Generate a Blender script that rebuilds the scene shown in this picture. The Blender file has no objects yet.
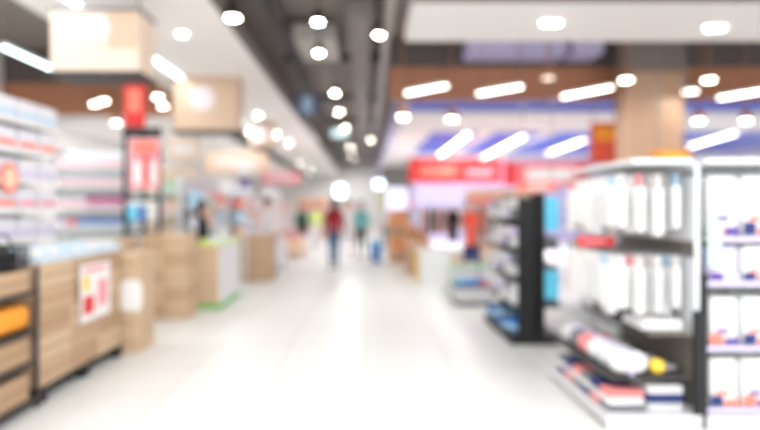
import bpy, bmesh, math, random
from mathutils import Vector, Matrix
random.seed(7)
SC = bpy.context.scene
COL = SC.collection

# ------------------------------------------------------------------ camera, world, exposure
F = 590.0; EYE = 1.5; VX = 365.0; VY = 208.0
cam_d = bpy.data.cameras.new('camera'); cam = bpy.data.objects.new('camera', cam_d); COL.objects.link(cam)
cam.location = (0, 0, EYE); cam.rotation_euler = (math.pi / 2, 0, 0)
cam_d.sensor_width = 36; cam_d.lens = 36 * F / 760
cam_d.shift_x = (380 - VX) / 760; cam_d.shift_y = (VY - 215) / 760
cam_d.clip_start = 0.05; cam_d.clip_end = 200
cam_d.dof.use_dof = True; cam_d.dof.focus_distance = 1.5; cam_d.dof.aperture_fstop = 0.80
SC.camera = cam
w = bpy.data.worlds.new('world'); SC.world = w; w.use_nodes = True
bg = w.node_tree.nodes['Background']; bg.inputs[0].default_value = (0.975, 0.985, 1.0, 1); bg.inputs[1].default_value = 2.9  # added fill light, entering where the shop is left open behind the camera
SC.view_settings.view_transform = 'Standard'; SC.view_settings.look = 'None'
SC.view_settings.exposure = -0.04; SC.view_settings.gamma = 1; SC.view_settings.use_curve_mapping = False
SC.cycles.use_denoising = True
SC.cycles.max_bounces = 8; SC.cycles.diffuse_bounces = 5; SC.cycles.glossy_bounces = 3
SC.cycles.sample_clamp_indirect = 6
LAMP_W = 34.0          # watts of one linear fixture
SPOT_W = 16.0          # watts of one round downlight

# unseen overhead lamps of the shop near the camera, then added fill lamps
def area(name, loc, sx, sy, power, col=(1, .99, .985)):
    l = bpy.data.lights.new(name, 'AREA'); l.shape = 'RECTANGLE'; l.size = sx; l.size_y = sy; l.energy = power; l.color = col
    o = bpy.data.objects.new(name, l); COL.objects.link(o); o.location = loc
    return o
for i, (x, y) in enumerate([(-3.0, 1.5), (0, 1.5), (3.0, 1.5), (0, 4.0)]):
    area('shop_ceiling_lamp', (x, y, 4.6), 1.6, 1.6, 74)
for y in (15.2, 25.4, 29): 
    for x in (2.2, 5.4): area('hall_fill_light', (x, y, 3.72), .6, .6, 24)  # fill lamps added to brighten the deep right hall
for y in (22, 30, 38, 43): area('aisle_fill_light', (-.8, y, 4.5), .6, .6, 135)  # added fill over the aisle to lift its far end
for y in (16, 24, 34): area('left_hall_fill_light', (-6, y, 3.58), .6, .6, 60)  # extra fill lamps beyond the left bulkhead

area('left_hall_fill_lamp', (-6, 6.8, 4.9), 1.2, 1.2, 90)  # unseen fill lamp added to brighten the left shelving
# ------------------------------------------------------------------ materials
def lin(c):
    return tuple(((v / 255) / 12.92 if v / 255 <= 0.04045 else (((v / 255) + 0.055) / 1.055) ** 2.4) for v in c)
_m = {}
def mat(name, rgb, rough=0.6, metal=0.0, noise=0.05, scale=6, emit=0, spec=0.4, alpha=1):
    if name in _m: return _m[name]
    m = bpy.data.materials.new(name); m.use_nodes = True
    nt = m.node_tree; b = nt.nodes['Principled BSDF']
    c = lin(rgb)
    b.inputs['Roughness'].default_value = rough; b.inputs['Metallic'].default_value = metal
    b.inputs['Specular IOR Level'].default_value = spec
    if emit:
        b.inputs['Base Color'].default_value = (*c, 1)
        b.inputs['Emission Color'].default_value = (*c, 1); b.inputs['Emission Strength'].default_value = emit
    else:
        tc = nt.nodes.new('ShaderNodeTexCoord'); nz = nt.nodes.new('ShaderNodeTexNoise'); nz.inputs['Scale'].default_value = scale
        mx = nt.nodes.new('ShaderNodeMix'); mx.data_type = 'RGBA'
        mx.inputs[6].default_value = (*[v * (1 - noise) for v in c], 1); mx.inputs[7].default_value = (*[min(1, v * (1 + noise)) for v in c], 1)
        nt.links.new(tc.outputs['Object'], nz.inputs['Vector']); nt.links.new(nz.outputs['Fac'], mx.inputs[0])
        nt.links.new(mx.outputs[2], b.inputs['Base Color'])
    _m[name] = m
    return m
def wood(name, a, b_, scale=3, rough=.45):
    if name in _m: return _m[name]
    m = bpy.data.materials.new(name); m.use_nodes = True; nt = m.node_tree; b = nt.nodes['Principled BSDF']
    tc = nt.nodes.new('ShaderNodeTexCoord'); mp = nt.nodes.new('ShaderNodeMapping'); mp.inputs['Scale'].default_value = (scale * .3, scale, scale * 4)
    nz = nt.nodes.new('ShaderNodeTexNoise'); nz.inputs['Scale'].default_value = 2; nz.inputs['Detail'].default_value = 5
    mx = nt.nodes.new('ShaderNodeMix'); mx.data_type = 'RGBA'; mx.inputs[6].default_value = (*lin(a), 1); mx.inputs[7].default_value = (*lin(b_), 1)
    nt.links.new(tc.outputs['Object'], mp.inputs[0]); nt.links.new(mp.outputs[0], nz.inputs['Vector']); nt.links.new(nz.outputs['Fac'], mx.inputs[0])
    nt.links.new(mx.outputs[2], b.inputs['Base Color']); b.inputs['Roughness'].default_value = rough
    _m[name] = m; return m
def tile_floor():
    m = bpy.data.materials.new('polished_floor_tiles'); m.use_nodes = True; nt = m.node_tree; b = nt.nodes['Principled BSDF']
    tc = nt.nodes.new('ShaderNodeTexCoord'); br = nt.nodes.new('ShaderNodeTexBrick'); br.offset = 0
    br.inputs['Scale'].default_value = 1; br.inputs['Brick Width'].default_value = .8; br.inputs['Row Height'].default_value = .8
    br.inputs['Mortar Size'].default_value = .006
    br.inputs['Color1'].default_value = (*lin((228, 229, 227)), 1); br.inputs['Color2'].default_value = (*lin((223, 224, 222)), 1)
    br.inputs['Mortar'].default_value = (*lin((196, 190, 180)), 1)
    nt.links.new(tc.outputs['Object'], br.inputs['Vector']); nt.links.new(br.outputs['Color'], b.inputs['Base Color'])
    b.inputs['Roughness'].default_value = .38; b.inputs['Specular IOR Level'].default_value = .45
    return m
WHITE = mat('white_paint', (248, 245, 242), .7, noise=.02)
SHELFW = mat('white_shelf_metal', (222, 224, 226), .4, noise=.02)
DARKC = mat('dark_ceiling_paint', (142, 134, 128), .8, noise=.15, scale=1.2)
DARKB = mat('dark_bulkhead_paint', (92, 84, 82), .8)
FASC = mat('grey_fascia', (122, 112, 106), .7)
DUCT = mat('duct_metal', (190, 185, 180), .5, .3)
DUCTD = mat('dark_duct', (138, 132, 128), .6, .2)
BLACK = mat('black_metal', (28, 28, 30), .5)
DGREY = mat('dark_grey_metal', (58, 56, 56), .5)
GREY = mat('grey_metal', (130, 130, 132), .4, .5)
WOOD = wood('warm_brown_wood', (154, 101, 72), (178, 122, 90))
TANW = wood('tan_column_cladding', (178, 142, 114), (190, 154, 127))
CREAM = mat('cream_sign_board', (226, 206, 188), .6, noise=.02)
TAN = mat('tan_sign_board', (206, 178, 154), .6, noise=.03)
KRAFT = [wood('kraft_cardboard_a', (184, 152, 122), (196, 166, 136), 2, .8), wood('kraft_cardboard_b', (174, 142, 112), (186, 155, 124), 2, .8), wood('kraft_cardboard_c', (196, 168, 138), (208, 182, 152), 2, .8)]
TAPE = mat('brown_tape', (150, 112, 76), .3)
LBL = mat('white_paper_label', (236, 234, 232), .6, noise=.01)
RED = mat('red_print', (214, 48, 50), .5); PINK = mat('pink_print', (240, 150, 160), .5); SALMON = mat('salmon_print', (244, 128, 108), .5)
YEL = mat('yellow_print', (246, 204, 70), .5); ORANGE = mat('orange_fabric', (240, 156, 48), .6, noise=.15, scale=20)
BLUE = mat('blue_print', (48, 120, 196), .5); LBLUE = mat('light_blue_plastic', (100, 200, 232), .4); PBLUE = mat('pale_blue_plastic', (176, 210, 232), .4)
NAVY = mat('navy_print', (40, 52, 110), .6); PURP = mat('purple_print', (96, 70, 150), .6); MAG = mat('magenta_print', (188, 70, 136), .6)
GREEN = mat('green_print', (110, 178, 90), .6); PGREEN = mat('pale_green_plastic', (188, 226, 200), .5); LIME = mat('lime_plastic', (204, 222, 120), .5)
LILAC = mat('lilac_print', (204, 196, 224), .6); PEACH = mat('peach_board', (240, 206, 178), .6); TEAL = mat('teal_print', (110, 190, 190), .6)
PWHITE = mat('white_plastic_film', (222, 222, 220), .35, noise=.04, scale=14); PGREY = mat('pale_grey_fabric', (206, 206, 208), .8, noise=.1, scale=18)
MGREY = mat('mid_grey_fabric', (120, 122, 128), .85, noise=.12, scale=18); CLOTHW = mat('white_fabric', (222, 221, 221), .85, noise=.05, scale=18)
BLKF = mat('black_fabric', (34, 34, 38), .9, noise=.1, scale=18); OLIVE = mat('dark_taupe_panel', (112, 106, 98), .6)
DENIM = mat('blue_denim', (64, 96, 134), .85, noise=.15, scale=25); MAROON = mat('maroon_fabric', (158, 32, 44), .85, noise=.1, scale=20)
DKGREEN = mat('dark_green_fabric', (30, 92, 70), .85); TEALF = mat('teal_fabric', (96, 176, 178), .85)
SKIN = mat('skin', (222, 176, 150), .55, noise=.04); HAIR = mat('dark_hair', (40, 30, 26), .6, noise=.2, scale=30); EYE_M = mat('eye', (30, 24, 22), .2)
BLUEC = mat('blue_ceiling_panel', (84, 104, 206), .6, noise=.05)
LAVC = mat('lavender_ceiling_panel', (196, 190, 226), .6, noise=.03)
SLATE = mat('slate_blue_banner', (92, 100, 136), .7)
E_WARM = mat('lit_diffuser', (255, 250, 240), emit=9); E_COOL = mat('lit_cool_diffuser', (226, 248, 250), emit=6)
E_SPOT = mat('lit_lens', (255, 248, 234), emit=55); E_SOFT = mat('lit_soft_lens', (255, 246, 232), emit=20)
E_BLUE = mat('lit_bluish_panel', (214, 240, 255), emit=7); E_SCR = mat('lit_screen', (228, 226, 252), emit=.8)

# ------------------------------------------------------------------ mesh builder
class MB:
    def __init__(s): s.bm = bmesh.new(); s.mats = []
    def mi(s, m):
        if m not in s.mats: s.mats.append(m)
        return s.mats.index(m)
    def box(s, x0, x1, y0, y1, z0, z1, m, bev=0, seg=2):
        r = bmesh.ops.create_cube(s.bm, size=1, matrix=Matrix.Translation(((x0 + x1) / 2, (y0 + y1) / 2, (z0 + z1) / 2)) @ Matrix.Diagonal((abs(x1 - x0), abs(y1 - y0), abs(z1 - z0), 1)))
        vs = r['verts']; fs = {f for v in vs for f in v.link_faces}; i = s.mi(m)
        for f in fs: f.material_index = i
        if bev:
            es = list({e for v in vs for e in v.link_edges})
            bmesh.ops.bevel(s.bm, geom=es, offset=bev, segments=seg, affect='EDGES', profile=.5, material=i)
        return s
    def tube(s, pts, r, m, seg=10):
        i = s.mi(m)
        for a, b in zip(pts[:-1], pts[1:]):
            a = Vector(a); b = Vector(b); d = b - a
            q = d.to_track_quat('Z', 'Y').to_matrix().to_4x4()
            res = bmesh.ops.create_cone(s.bm, cap_ends=True, segments=seg, radius1=r, radius2=r, depth=d.length, matrix=Matrix.Translation((a + b) / 2) @ q)
            for f in {f for v in res['verts'] for f in v.link_faces}: f.material_index = i
        return s
    def lathe(s, c, prof, m, seg=20, axis='Z'):
        i = s.mi(m); rings = []
        for r, z in prof:
            ring = []
            for k in range(seg):
                a = 2 * math.pi * k / seg; p = (r * math.cos(a), r * math.sin(a), z)
                if axis == 'Y': p = (p[0], p[2], p[1])
                if axis == 'X': p = (p[2], p[0], p[1])
                ring.append(s.bm.verts.new(Vector(c) + Vector(p)))
            rings.append(ring)
        for a, b in zip(rings[:-1], rings[1:]):
            for k in range(seg):
                s.bm.faces.new((a[k], a[(k + 1) % seg], b[(k + 1) % seg], b[k])).material_index = i
        s.bm.faces.new(rings[0]).material_index = i; s.bm.faces.new(list(reversed(rings[-1]))).material_index = i
        return s
    def prism(s, pts, m, plane='XZ', a=0, b=.01):
        """outline in a plane, given a thickness from a to b along the third axis"""
        i = s.mi(m)
        def P(p, t):
            return {'XZ': (p[0], t, p[1]), 'YZ': (t, p[0], p[1]), 'XY': (p[0], p[1], t)}[plane]
        A = [s.bm.verts.new(P(p, a)) for p in pts]; B = [s.bm.verts.new(P(p, b)) for p in pts]; n = len(pts)
        s.bm.faces.new(A).material_index = i; s.bm.faces.new(list(reversed(B))).material_index = i
        for k in range(n): s.bm.faces.new((A[k], B[k], B[(k + 1) % n], A[(k + 1) % n])).material_index = i
        return s
    def sphere(s, c, r, m, sc=(1, 1, 1), u=14, v=9):
        i = s.mi(m)
        res = bmesh.ops.create_uvsphere(s.bm, u_segments=u, v_segments=v, radius=r, matrix=Matrix.Translation(c) @ Matrix.Diagonal((*sc, 1)))
        for f in {f for q in res['verts'] for f in q.link_faces}: f.material_index = i
        return s
    def mesh(s, name, smooth=False):
        bmesh.ops.recalc_face_normals(s.bm, faces=s.bm.faces)
        me = bpy.data.meshes.new(name); s.bm.to_mesh(me); s.bm.free()
        for m in s.mats: me.materials.append(m)
        if smooth: me.polygons.foreach_set('use_smooth', [True] * len(me.polygons))
        return me
    def build(s, name, parent=None, smooth=False, label=None):
        o = bpy.data.objects.new(name, s.mesh(name, smooth)); COL.objects.link(o)
        if parent: o.parent = parent
        if label: o['label'] = label
        return o
def tag(o, label, cat, group=None):
    o['label'] = label; o['category'] = cat
    if group: o['group'] = group
    return o
def thing(name, label, cat, loc=(0, 0, 0), rz=0, group=None):
    o = bpy.data.objects.new(name, None); COL.objects.link(o); o.empty_display_size = .1
    o.location = loc; o.rotation_euler = (0, 0, rz)
    return tag(o, label, cat, group)
def struct(o): o['kind'] = 'structure'; return o
def copy_tree(o, parent=None):
    c = o.copy(); COL.objects.link(c); c.parent = parent
    for ch in [x for x in o.children]: copy_tree(ch, c)
    return c
class Proto:
    """first call hands out the built thing itself, later ones copy it with its parts"""
    def __init__(s, fn): s.fn = fn; s.root = None
    def __call__(s, loc, label, cat, group=None, rz=0):
        if s.root is None: o = s.root = s.fn()
        else: o = copy_tree(s.root)
        o.location = loc; o.rotation_euler = (0, 0, rz)
        for k in ('group',):
            if k in o: del o[k]
        return tag(o, label, cat, group)
ORD = ['first', 'second', 'third', 'fourth', 'fifth', 'sixth', 'seventh', 'eighth', 'ninth', 'tenth', 'eleventh', 'twelfth', 'thirteenth', 'fourteenth']

# ------------------------------------------------------------------ the shell
fl = MB().box(-8, 15, -1.5, 46, -.1, 0, tile_floor()).build('floor'); struct(fl)
struct(MB().box(-8, 15, 0, 46, 5.0, 5.1, DARKC).build('ceiling'))
struct(MB().box(-8.1, -8, -1.5, 46, 0, 5.1, WHITE).build('wall_left'))
struct(MB().box(15, 15.1, -1.5, 46, 0, 5.1, WHITE).build('wall_right'))
struct(MB().box(-8, 15, 46, 46.1, 0, 5.1, WHITE).build('wall_back'))
struct(MB().box(-4.2, -1.86, 2, 46, 4.0, 4.22, WHITE).box(-1.86, -1.83, 2, 46, 3.99, 4.24, FASC).build('trim_1'))     # long soffit beside the aisle
struct(MB().box(.6, 15, 7.15, 8.85, 4.0, 4.2, WHITE).box(.57, 15, 7.12, 7.15, 3.99, 4.22, FASC).build('trim_2'))       # cross soffit
struct(MB().box(.5, 15, 12, 12.15, 3.7, 4.36, WOOD).build('trim_3'))                                                 # wood bulkhead right
struct(MB().box(.5, 15, 12.02, 12.15, 4.36, 5, DARKB).build('trim_4'))
struct(MB().box(-8, -4.2, 13, 13.15, 3.55, 4.25, WOOD).build('trim_5'))
struct(MB().box(-8, -4.2, 13.02, 13.15, 4.25, 5, DARKB).build('trim_6'))
# lower ceiling of the right hall with blue fields between white beams
c2 = MB().box(.9, 15, 12.15, 32, 3.76, 3.9, WHITE)
for (y0, y1) in ((12.2, 13.6),): c2.box(.95, 15, y0, y1, 3.735, 3.76, BLUEC)
for k, (x0, x1) in enumerate(((2.0, 3.4), (3.9, 5.3), (5.8, 7.2), (7.7, 9.1), (9.6, 11), (11.5, 12.9), (13.4, 14.8))):
    c2.box(x0, x1, 16.8, 24, 3.735, 3.76, BLUEC)
for y in (13.6, 16.6, 24): c2.box(.9, 15, y, y + .2, 3.66, 3.76, WHITE)
struct(c2.build('trim_7'))
struct(MB().box(.9, .96, 12.15, 46, 3.7, 5, LAVC).build('trim_8'))
struct(MB().box(2.2, 15, 27, 27.1, 0, 3.76, LAVC).build('wall_far_right'))
struct(MB().box(-8, -4.2, 13.15, 46, 3.6, 3.7, WHITE).build('trim_9'))
# wood clad column
cx0, cx1, cy = 4.88, 5.94, 11.0
cm = MB().box(cx0, cx1, cy, cy + .5, 0, 4.05, TANW, .015)
for z in (1.1, 2.2, 3.3): cm.box(cx0 - .004, cx1 + .004, cy - .004, cy + .504, z, z + .012, WOOD)
cm.box(cx0, cx1, cy, cy + .5, 4.055, 5, FASC)
tag(struct(cm.build('column')), 'tan clad column rising behind the near shelves to the wood bulkhead', 'column')

# ducts, trays and pipes below the dark ceiling
def beam(name, label, cat, x0, x1, y0, y1, z0, z1, m, group=None, hang=True):
    t = thing(name, label, cat, ((x0 + x1) / 2, (y0 + y1) / 2, z0), 0, group)
    a, b = (x1 - x0) / 2, (y1 - y0) / 2; h = z1 - z0
    MB().box(-a, a, -b, b, 0, h, m, .01).build('duct_body', t)
    n = max(2, int(b * 2 / 2.0))
    for k in range(n + 1):
        y = -b + k * 2 * b / n * .999
        MB().box(-a - .015, a + .015, y - .02, y + .02, -.015, h + .015, m).build('flange', t)
    if hang:
        hg = MB()
        for yy in (-b * .8, b * .8):
            for xx in (-a * .9, a * .9): hg.tube([(xx, yy, h), (xx, yy, 5.0 - z0)], .008, GREY, 6)
        hg.build('hanger_rod', t)
    return t
beam('air_duct', 'long grey air duct under the dark ceiling over the aisle middle', 'duct', -.3, .1, 9.5, 30, 4.55, 4.85, DUCTD)
beam('air_duct', 'pale cross duct hung above the aisle near the camera', 'duct', -1.3, -.55, 10.8, 12.4, 4.6, 4.85, DUCT)
beam('cable_tray', 'narrow dark cable tray beside the white soffit edge', 'cable tray', -1.55, -1.35, 6, 34, 4.6, 4.68, DGREY)
beam('air_duct', 'pale grey duct ending above the wood bulkhead corner', 'duct', .34, .48, 8.5, 30, 4.7, 4.85, DUCT)
beam('air_duct', 'short light duct crossing above the ceiling spot row', 'duct', -1.3, -.45, 7.9, 8.5, 4.6, 4.84, DUCTD)
for k, y in enumerate((8.6, 13.4, 18.2, 23.0)):
    beam('ceiling_beam', f'dark steel beam across the aisle ceiling, {ORD[k]} from the front', 'beam', -1.8, .5, y, y + .14, 4.87, 4.99, DGREY, 'steel beams across the aisle', hang=False)
beam('air_duct', 'lavender panel painted as a blue lit patch over the cross soffit', 'duct', 2.0, 3.9, 11.42, 11.98, 4.5, 4.8, LAVC)  # lavender colour stands in for blue-lit panels on the dark bulkhead
beam('air_duct', 'small lavender panel painted as a blue lit patch left of the tan column', 'duct', 4.05, 4.6, 11.42, 11.98, 4.5, 4.8, LAVC)  # bluish light painted in here too, on a smaller block
bn = MB().box(-.55, .0, 0, .02, 0, .5, SLATE).box(-.4, -.15, -.003, 0, .05, .45, PBLUE).box(-.57, .02, -.01, .03, .5, .52, GREY)
bn.tube([(-.5, .01, .52), (-.5, .01, 1.2)], .006, GREY, 6).tube([(-.05, .01, .52), (-.05, .01, 1.2)], .006, GREY, 6)
tag(bn.build('hanging_banner'), 'slate blue banner hung over the left side of the aisle', 'banner').location = (-1.15, 14.5, 3.8)

# ------------------------------------------------------------------ lamps
def linear(label, p, q, z, em, top, group, w=.09, watts=None):
    """linear lamp from plan point p to q, hung at height z"""
    p = Vector((*p, 0)); q = Vector((*q, 0)); d = q - p; L = d.length; c = (p + q) / 2
    t = thing('linear_light', label, 'ceiling light', (c.x, c.y, z), math.atan2(d.y, d.x), group)
    MB().box(-L / 2, L / 2, -w / 2, w / 2, .0, .05, SHELFW, .008).build('housing', t)
    MB().box(-L / 2 + .01, L / 2 - .01, -w / 2 + .008, w / 2 - .008, -.022, 0, em, .004).build('diffuser', t)
    if top - z > .06:
        for xx in (-L * .4, L * .4): MB().tube([(xx, 0, .05), (xx, 0, top - z)], .005, DGREY, 6).build('hanging_wire', t)
    l = bpy.data.lights.new('tube_lamp', 'AREA'); l.shape = 'RECTANGLE'; l.size = L; l.size_y = w; l.energy = (watts or LAMP_W) * L / 1.4
    l.color = (1, .985, .965) if em is E_WARM else (.93, .98, 1)
    o = bpy.data.objects.new('tube_lamp', l); COL.objects.link(o); o.parent = t; o.location = (0, 0, -.03)
    return t
def from_px(a, y, z): d = F * (z - EYE) / (VY - y); return ((a - VX) * d / F, d)
G = 'slanting linear lamps before the wood bulkhead'
for (a, b, lb) in (((406, 93), (447, 85.3), 'bright linear lamp nearest the aisle before the wood bulkhead'), ((478, 93.5), (522, 86), 'bright linear lamp second from the aisle before the wood bulkhead'),
                   ((562, 96.5), (612, 87), 'bright linear lamp just left of the tan column'), ((683, 92), (698, 90.5), 'short bright linear lamp just right of the tan column'),
                   ((718, 98), (790, 86), 'long bright linear lamp at the right frame edge')):
    linear(lb, from_px(*a, 3.6), from_px(*b, 3.6), 3.6, E_WARM, 5.0, G)
G = 'linear lamps along the white soffit'
linear('linear lamp on white soffit above the nearest cream hanging sign', (-3.46, 5.3), (-3.46, 7.15), 3.95, E_COOL, 4.0, G, watts=8)
linear('linear lamp on white soffit between the two hanging signs', (-3.46, 9.5), (-3.46, 11.1), 3.95, E_COOL, 4.0, G, watts=10)
linear('linear lamp on white soffit far beyond the hanging signs', (-3.46, 14.6), (-3.46, 17.0), 3.95, E_COOL, 4.0, G)
linear('cool linear lamp hung under the dark ceiling, far left', (-5.15, 8.4), (-5.15, 9.9), 3.8, E_COOL, 5.0, None)
G = 'linear lamps in the blue ceiling hall'
for (a, b, hz, lb) in (((440, 155), (468, 134), 3.6, 'linear lamp in the blue hall nearest the aisle'), ((482, 158), (524, 136), 3.6, 'linear lamp in the blue hall above the red sign end'),
                   ((548, 153), (584, 140), 3.6, 'linear lamp in the blue hall left of the column'), ((690, 146), (735, 133), 3.6, 'linear lamp in the blue hall right of the column')):
    linear(lb, from_px(*a, hz), from_px(*b, hz), hz, E_WARM, 3.74, G, w=.13, watts=40)

BLKH = mat('black_lamp_housing', (34, 33, 33), .5)
def disc_fn(em, r, drop):
    BLACK = BLKH if em is E_SPOT else WOOD
    def fn():
        t = thing('downlight', 'x', 'ceiling light')
        prof = [(r * .55, drop * .98), (r * .6, .16), (r * 1.02, .1), (r * 1.12, 0.0), (r * 1.02, -.002)] if drop > .02 else [(r * 1.12, .012), (r * 1.15, 0)]
        if drop > .02:
            MB().lathe((0, 0, 0), [(r * .5, .2), (r * .95, .14), (r * 1.12, 0.002)], BLACK).build('housing', t, True)
            MB().tube([(0, 0, .2), (0, 0, drop)], .012, BLACK, 8).lathe((0, 0, drop - .02), [(.05, 0), (.05, .019)], BLACK).build('stem', t)
        else:
            MB().lathe((0, 0, 0), [(r * 1.15, 0.0), (r * 1.12, .012)], SHELFW).build('trim_ring', t, True)
        MB().lathe((0, 0, 0), [(r * .9, -.012), (r, -.001)], em).build('lens', t, True)
        l = bpy.data.lights.new('bulb', 'SPOT'); l.energy = SPOT_W; l.spot_size = 2.3; l.spot_blend = .8; l.shadow_soft_size = r; l.color = (1, .985, .965)
        o = bpy.data.objects.new('bulb', l); COL.objects.link(o); o.parent = t; o.location = (0, 0, -.03)
        return t
    return fn
pend = Proto(disc_fn(E_SPOT, .07, .68)); G = 'round spotlights over the aisle'
row1 = [(318, 22), (319, 53), (335, 93), (339, 112), (345, 128), (350, 147), (353, 158)]
for k, (a, b) in enumerate(row1):
    x, d = from_px(a, b, 4.3); pend((x, d, 4.3), f'round spotlight over the aisle, {ORD[k]} from the front in the left row', 'ceiling light', G)
for k, (a, b) in enumerate([(381, 35), (374, 140)]):
    x, d = from_px(a, b, 4.3)
    pend((.225, d, 4.3), ['round spotlight beside the pale duct, near one', 'round spotlight beside the pale duct, far one'][k], 'ceiling light', G)
Proto(disc_fn(E_SPOT, .085, 1.04))((-1.70, 7.6, 3.95), 'round spotlight close to the soffit edge', 'ceiling light', G)
G = 'round spotlights before the blue hall'
for k, (a, b, lb) in enumerate([(626, 80, 'round spotlight at the top left of the tan column'), (709, 80, 'bright round spotlight right of the tan column'), (403, 117, 'round lamp at the aisle corner of the blue hall'),
                                (452, 119, 'round lamp below the first slanting linear lamp'), (698, 121, 'round lamp right of the column under the wood'), (741, 122, 'round lamp near the right frame edge under the wood'),
                                (548, 78, 'dim round lamp against the wood bulkhead')]):
    z = 3.68 if b < 100 else 3.25
    x, d = from_px(a, b, z); d = min(d, 11.85)
    if 'dim' in lb: dd = Proto(disc_fn(mat('dim_lens', (255, 236, 220), emit=2), .1, 5.0 - z))
    elif b > 100:
        if 'disc3' not in globals(): disc3 = Proto(disc_fn(E_SOFT, .1, 5.0 - z))
        dd = disc3
    else:
        if 'disc2' not in globals(): disc2 = Proto(disc_fn(E_SOFT, .1, 5.0 - z))
        dd = disc2
    dd((x, d, z), lb, 'ceiling light', G)
rec = Proto(disc_fn(E_SPOT, .06, 0)); G = 'recessed downlights in the white soffit'
for k, (a, b, lb) in enumerate([(182, 33, 'downlight in white soffit right of the nearest hanging sign'), (258, 115, 'downlight in white soffit right of the second hanging sign'),
                                (249, 131, 'downlight in white soffit beside the smallest hanging sign'), (277, 134, 'downlight in soffit above the far shelves'), (289, 143, 'downlight in soffit nearest the dark ceiling end'), (300, 163, 'small far downlight in the soffit'), (310, 171, 'farthest small downlight in the soffit')]):
    x, d = from_px(a, b, 4.0); rec((x, d, 3.987), lb, 'ceiling light', G)
G = 'twin downlights in the cross soffit'
tw = Proto(disc_fn(E_SPOT, .06, 0))
for (a, b, lb) in ((546, 22, 'left lamp of twin downlight in cross soffit nearest the aisle'), (556, 22, 'right lamp of twin downlight in cross soffit nearest the aisle'),
                   (710, 27, 'left lamp of twin downlight in cross soffit at right'), (720, 27, 'right lamp of twin downlight in cross soffit at right')):
    x, d = from_px(a, b, 4.0); tw((x, d, 3.987), lb, 'ceiling light', G)
wl = Proto(disc_fn(E_SPOT, .08, 0)); G = 'lamps before the left wood bulkhead'
for (a, b, lb) in ((95, 104, 'left lamp of the pair under the nearest hanging sign'), (104, 101, 'right lamp of the pair under the nearest hanging sign'), (158, 97, 'round lamp right of the red totem'), (120, 124, 'small lamp behind the red totem'), (163, 106, 'round lamp left of the second hanging sign')):
    hz = 3.7 if b < 120 else 3.35
    x, d = from_px(a, b, hz)
    if 'wl2' not in globals(): wl2 = Proto(disc_fn(E_SOFT, .09, 1.3))
    if hz < 3.5: Proto(disc_fn(E_SOFT, .09, 1.65))((x, 12.8, hz), lb, 'ceiling light', G); continue
    wl2((x, d if d < 12.9 else 12.8, hz), lb, 'ceiling light', G)
# far bright lit panels at the end of the aisle
for (a, b, d, wd, ht, lb) in ((340, 191, 40, .65, .8, 'large bluish lit panel above the crowd at the aisle end'), (379, 184, 36, .55, .45, 'small lit panel right of the aisle end'), (340, 133, 24, .7, .35, 'pale lit sign hung below the duct')):
    x = (a - VX) * d / F; z = EYE - (b - VY) * d / F
    t = thing('lit_sign', lb, 'lit sign', (x, d, z))
    MB().box(-wd / 2, wd / 2, 0, .1, -ht / 2, ht / 2, SHELFW, .01).build('sign_box', t)
    MB().box(-wd / 2 + .03, wd / 2 - .03, -.012, 0, -ht / 2 + .03, ht / 2 - .03, E_BLUE if d > 30 else mat('lit_pale_sign', (208, 238, 240), emit=1.3)).build('lit_face', t)
    top = 5.0
    MB().tube([(-wd * .4, .05, ht / 2), (-wd * .4, .05, top - z)], .01, GREY, 6).tube([(wd * .4, .05, ht / 2), (wd * .4, .05, top - z)], .01, GREY, 6).build('hanging_rod', t)

# ------------------------------------------------------------------ hanging signs on the left
EMB = mat('pale_emblem', (222, 212, 214), .6)
def hang_sign(label, px0, px1, py0, py1, d, em):
    x0, x1 = (px0 - VX) * d / F, (px1 - VX) * d / F; z1, z0 = EYE - (py0 - VY) * d / F, EYE - (py1 - VY) * d / F
    wd, ht = x1 - x0, z1 - z0
    t = thing('hanging_sign', label, 'hanging sign', ((x0 + x1) / 2, d, z0), 0, 'boxy wooden signs hung from the white soffit')
    h = wd / 2
    MB().box(-h, h, 0, .5, 0, ht, TAN if em else CREAM, .01).build('sign_box', t)
    MB().box(-h - .01, h + .01, -.01, .51, ht, ht + .05, GREY).build('top_rim', t); MB().box(-h - .01, h + .01, -.01, .51, -.05, 0, DGREY).build('bottom_rim', t)
    if em: MB().lathe((-.05, 0, ht * .55), [(.24, 0), (.24, -.012)], EMB, 28, 'Y').build('round_emblem', t)
    else:
        MB().box(h * .3, h * .98, -.008, 0, ht * .38, ht * .98, TAN).build('tan_panel', t)
        MB().lathe((h * .08, -.01, ht * .72), [(.14, .01), (.14, -.006)], EMB, 28, 'Y').build('round_emblem', t)
    rods = MB()
    for xx in (-h * .8, h * .8): rods.tube([(xx, .25, ht + .05), (xx, .25, 4.0 - z0)], .01, GREY, 6)
    if 4.0 - z0 > ht + .08: rods.build('hanging_rod', t)
hang_sign('large cream hanging sign box nearest the camera', 50, 139, 11, 71, 6.5, 0)
hang_sign('tan hanging sign box with a pale round emblem', 173, 238, 72, 130, 11.2, 1)
hang_sign('smallest far hanging sign box above the left shelves', 250, 272, 122, 146, 17, 1)

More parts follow.
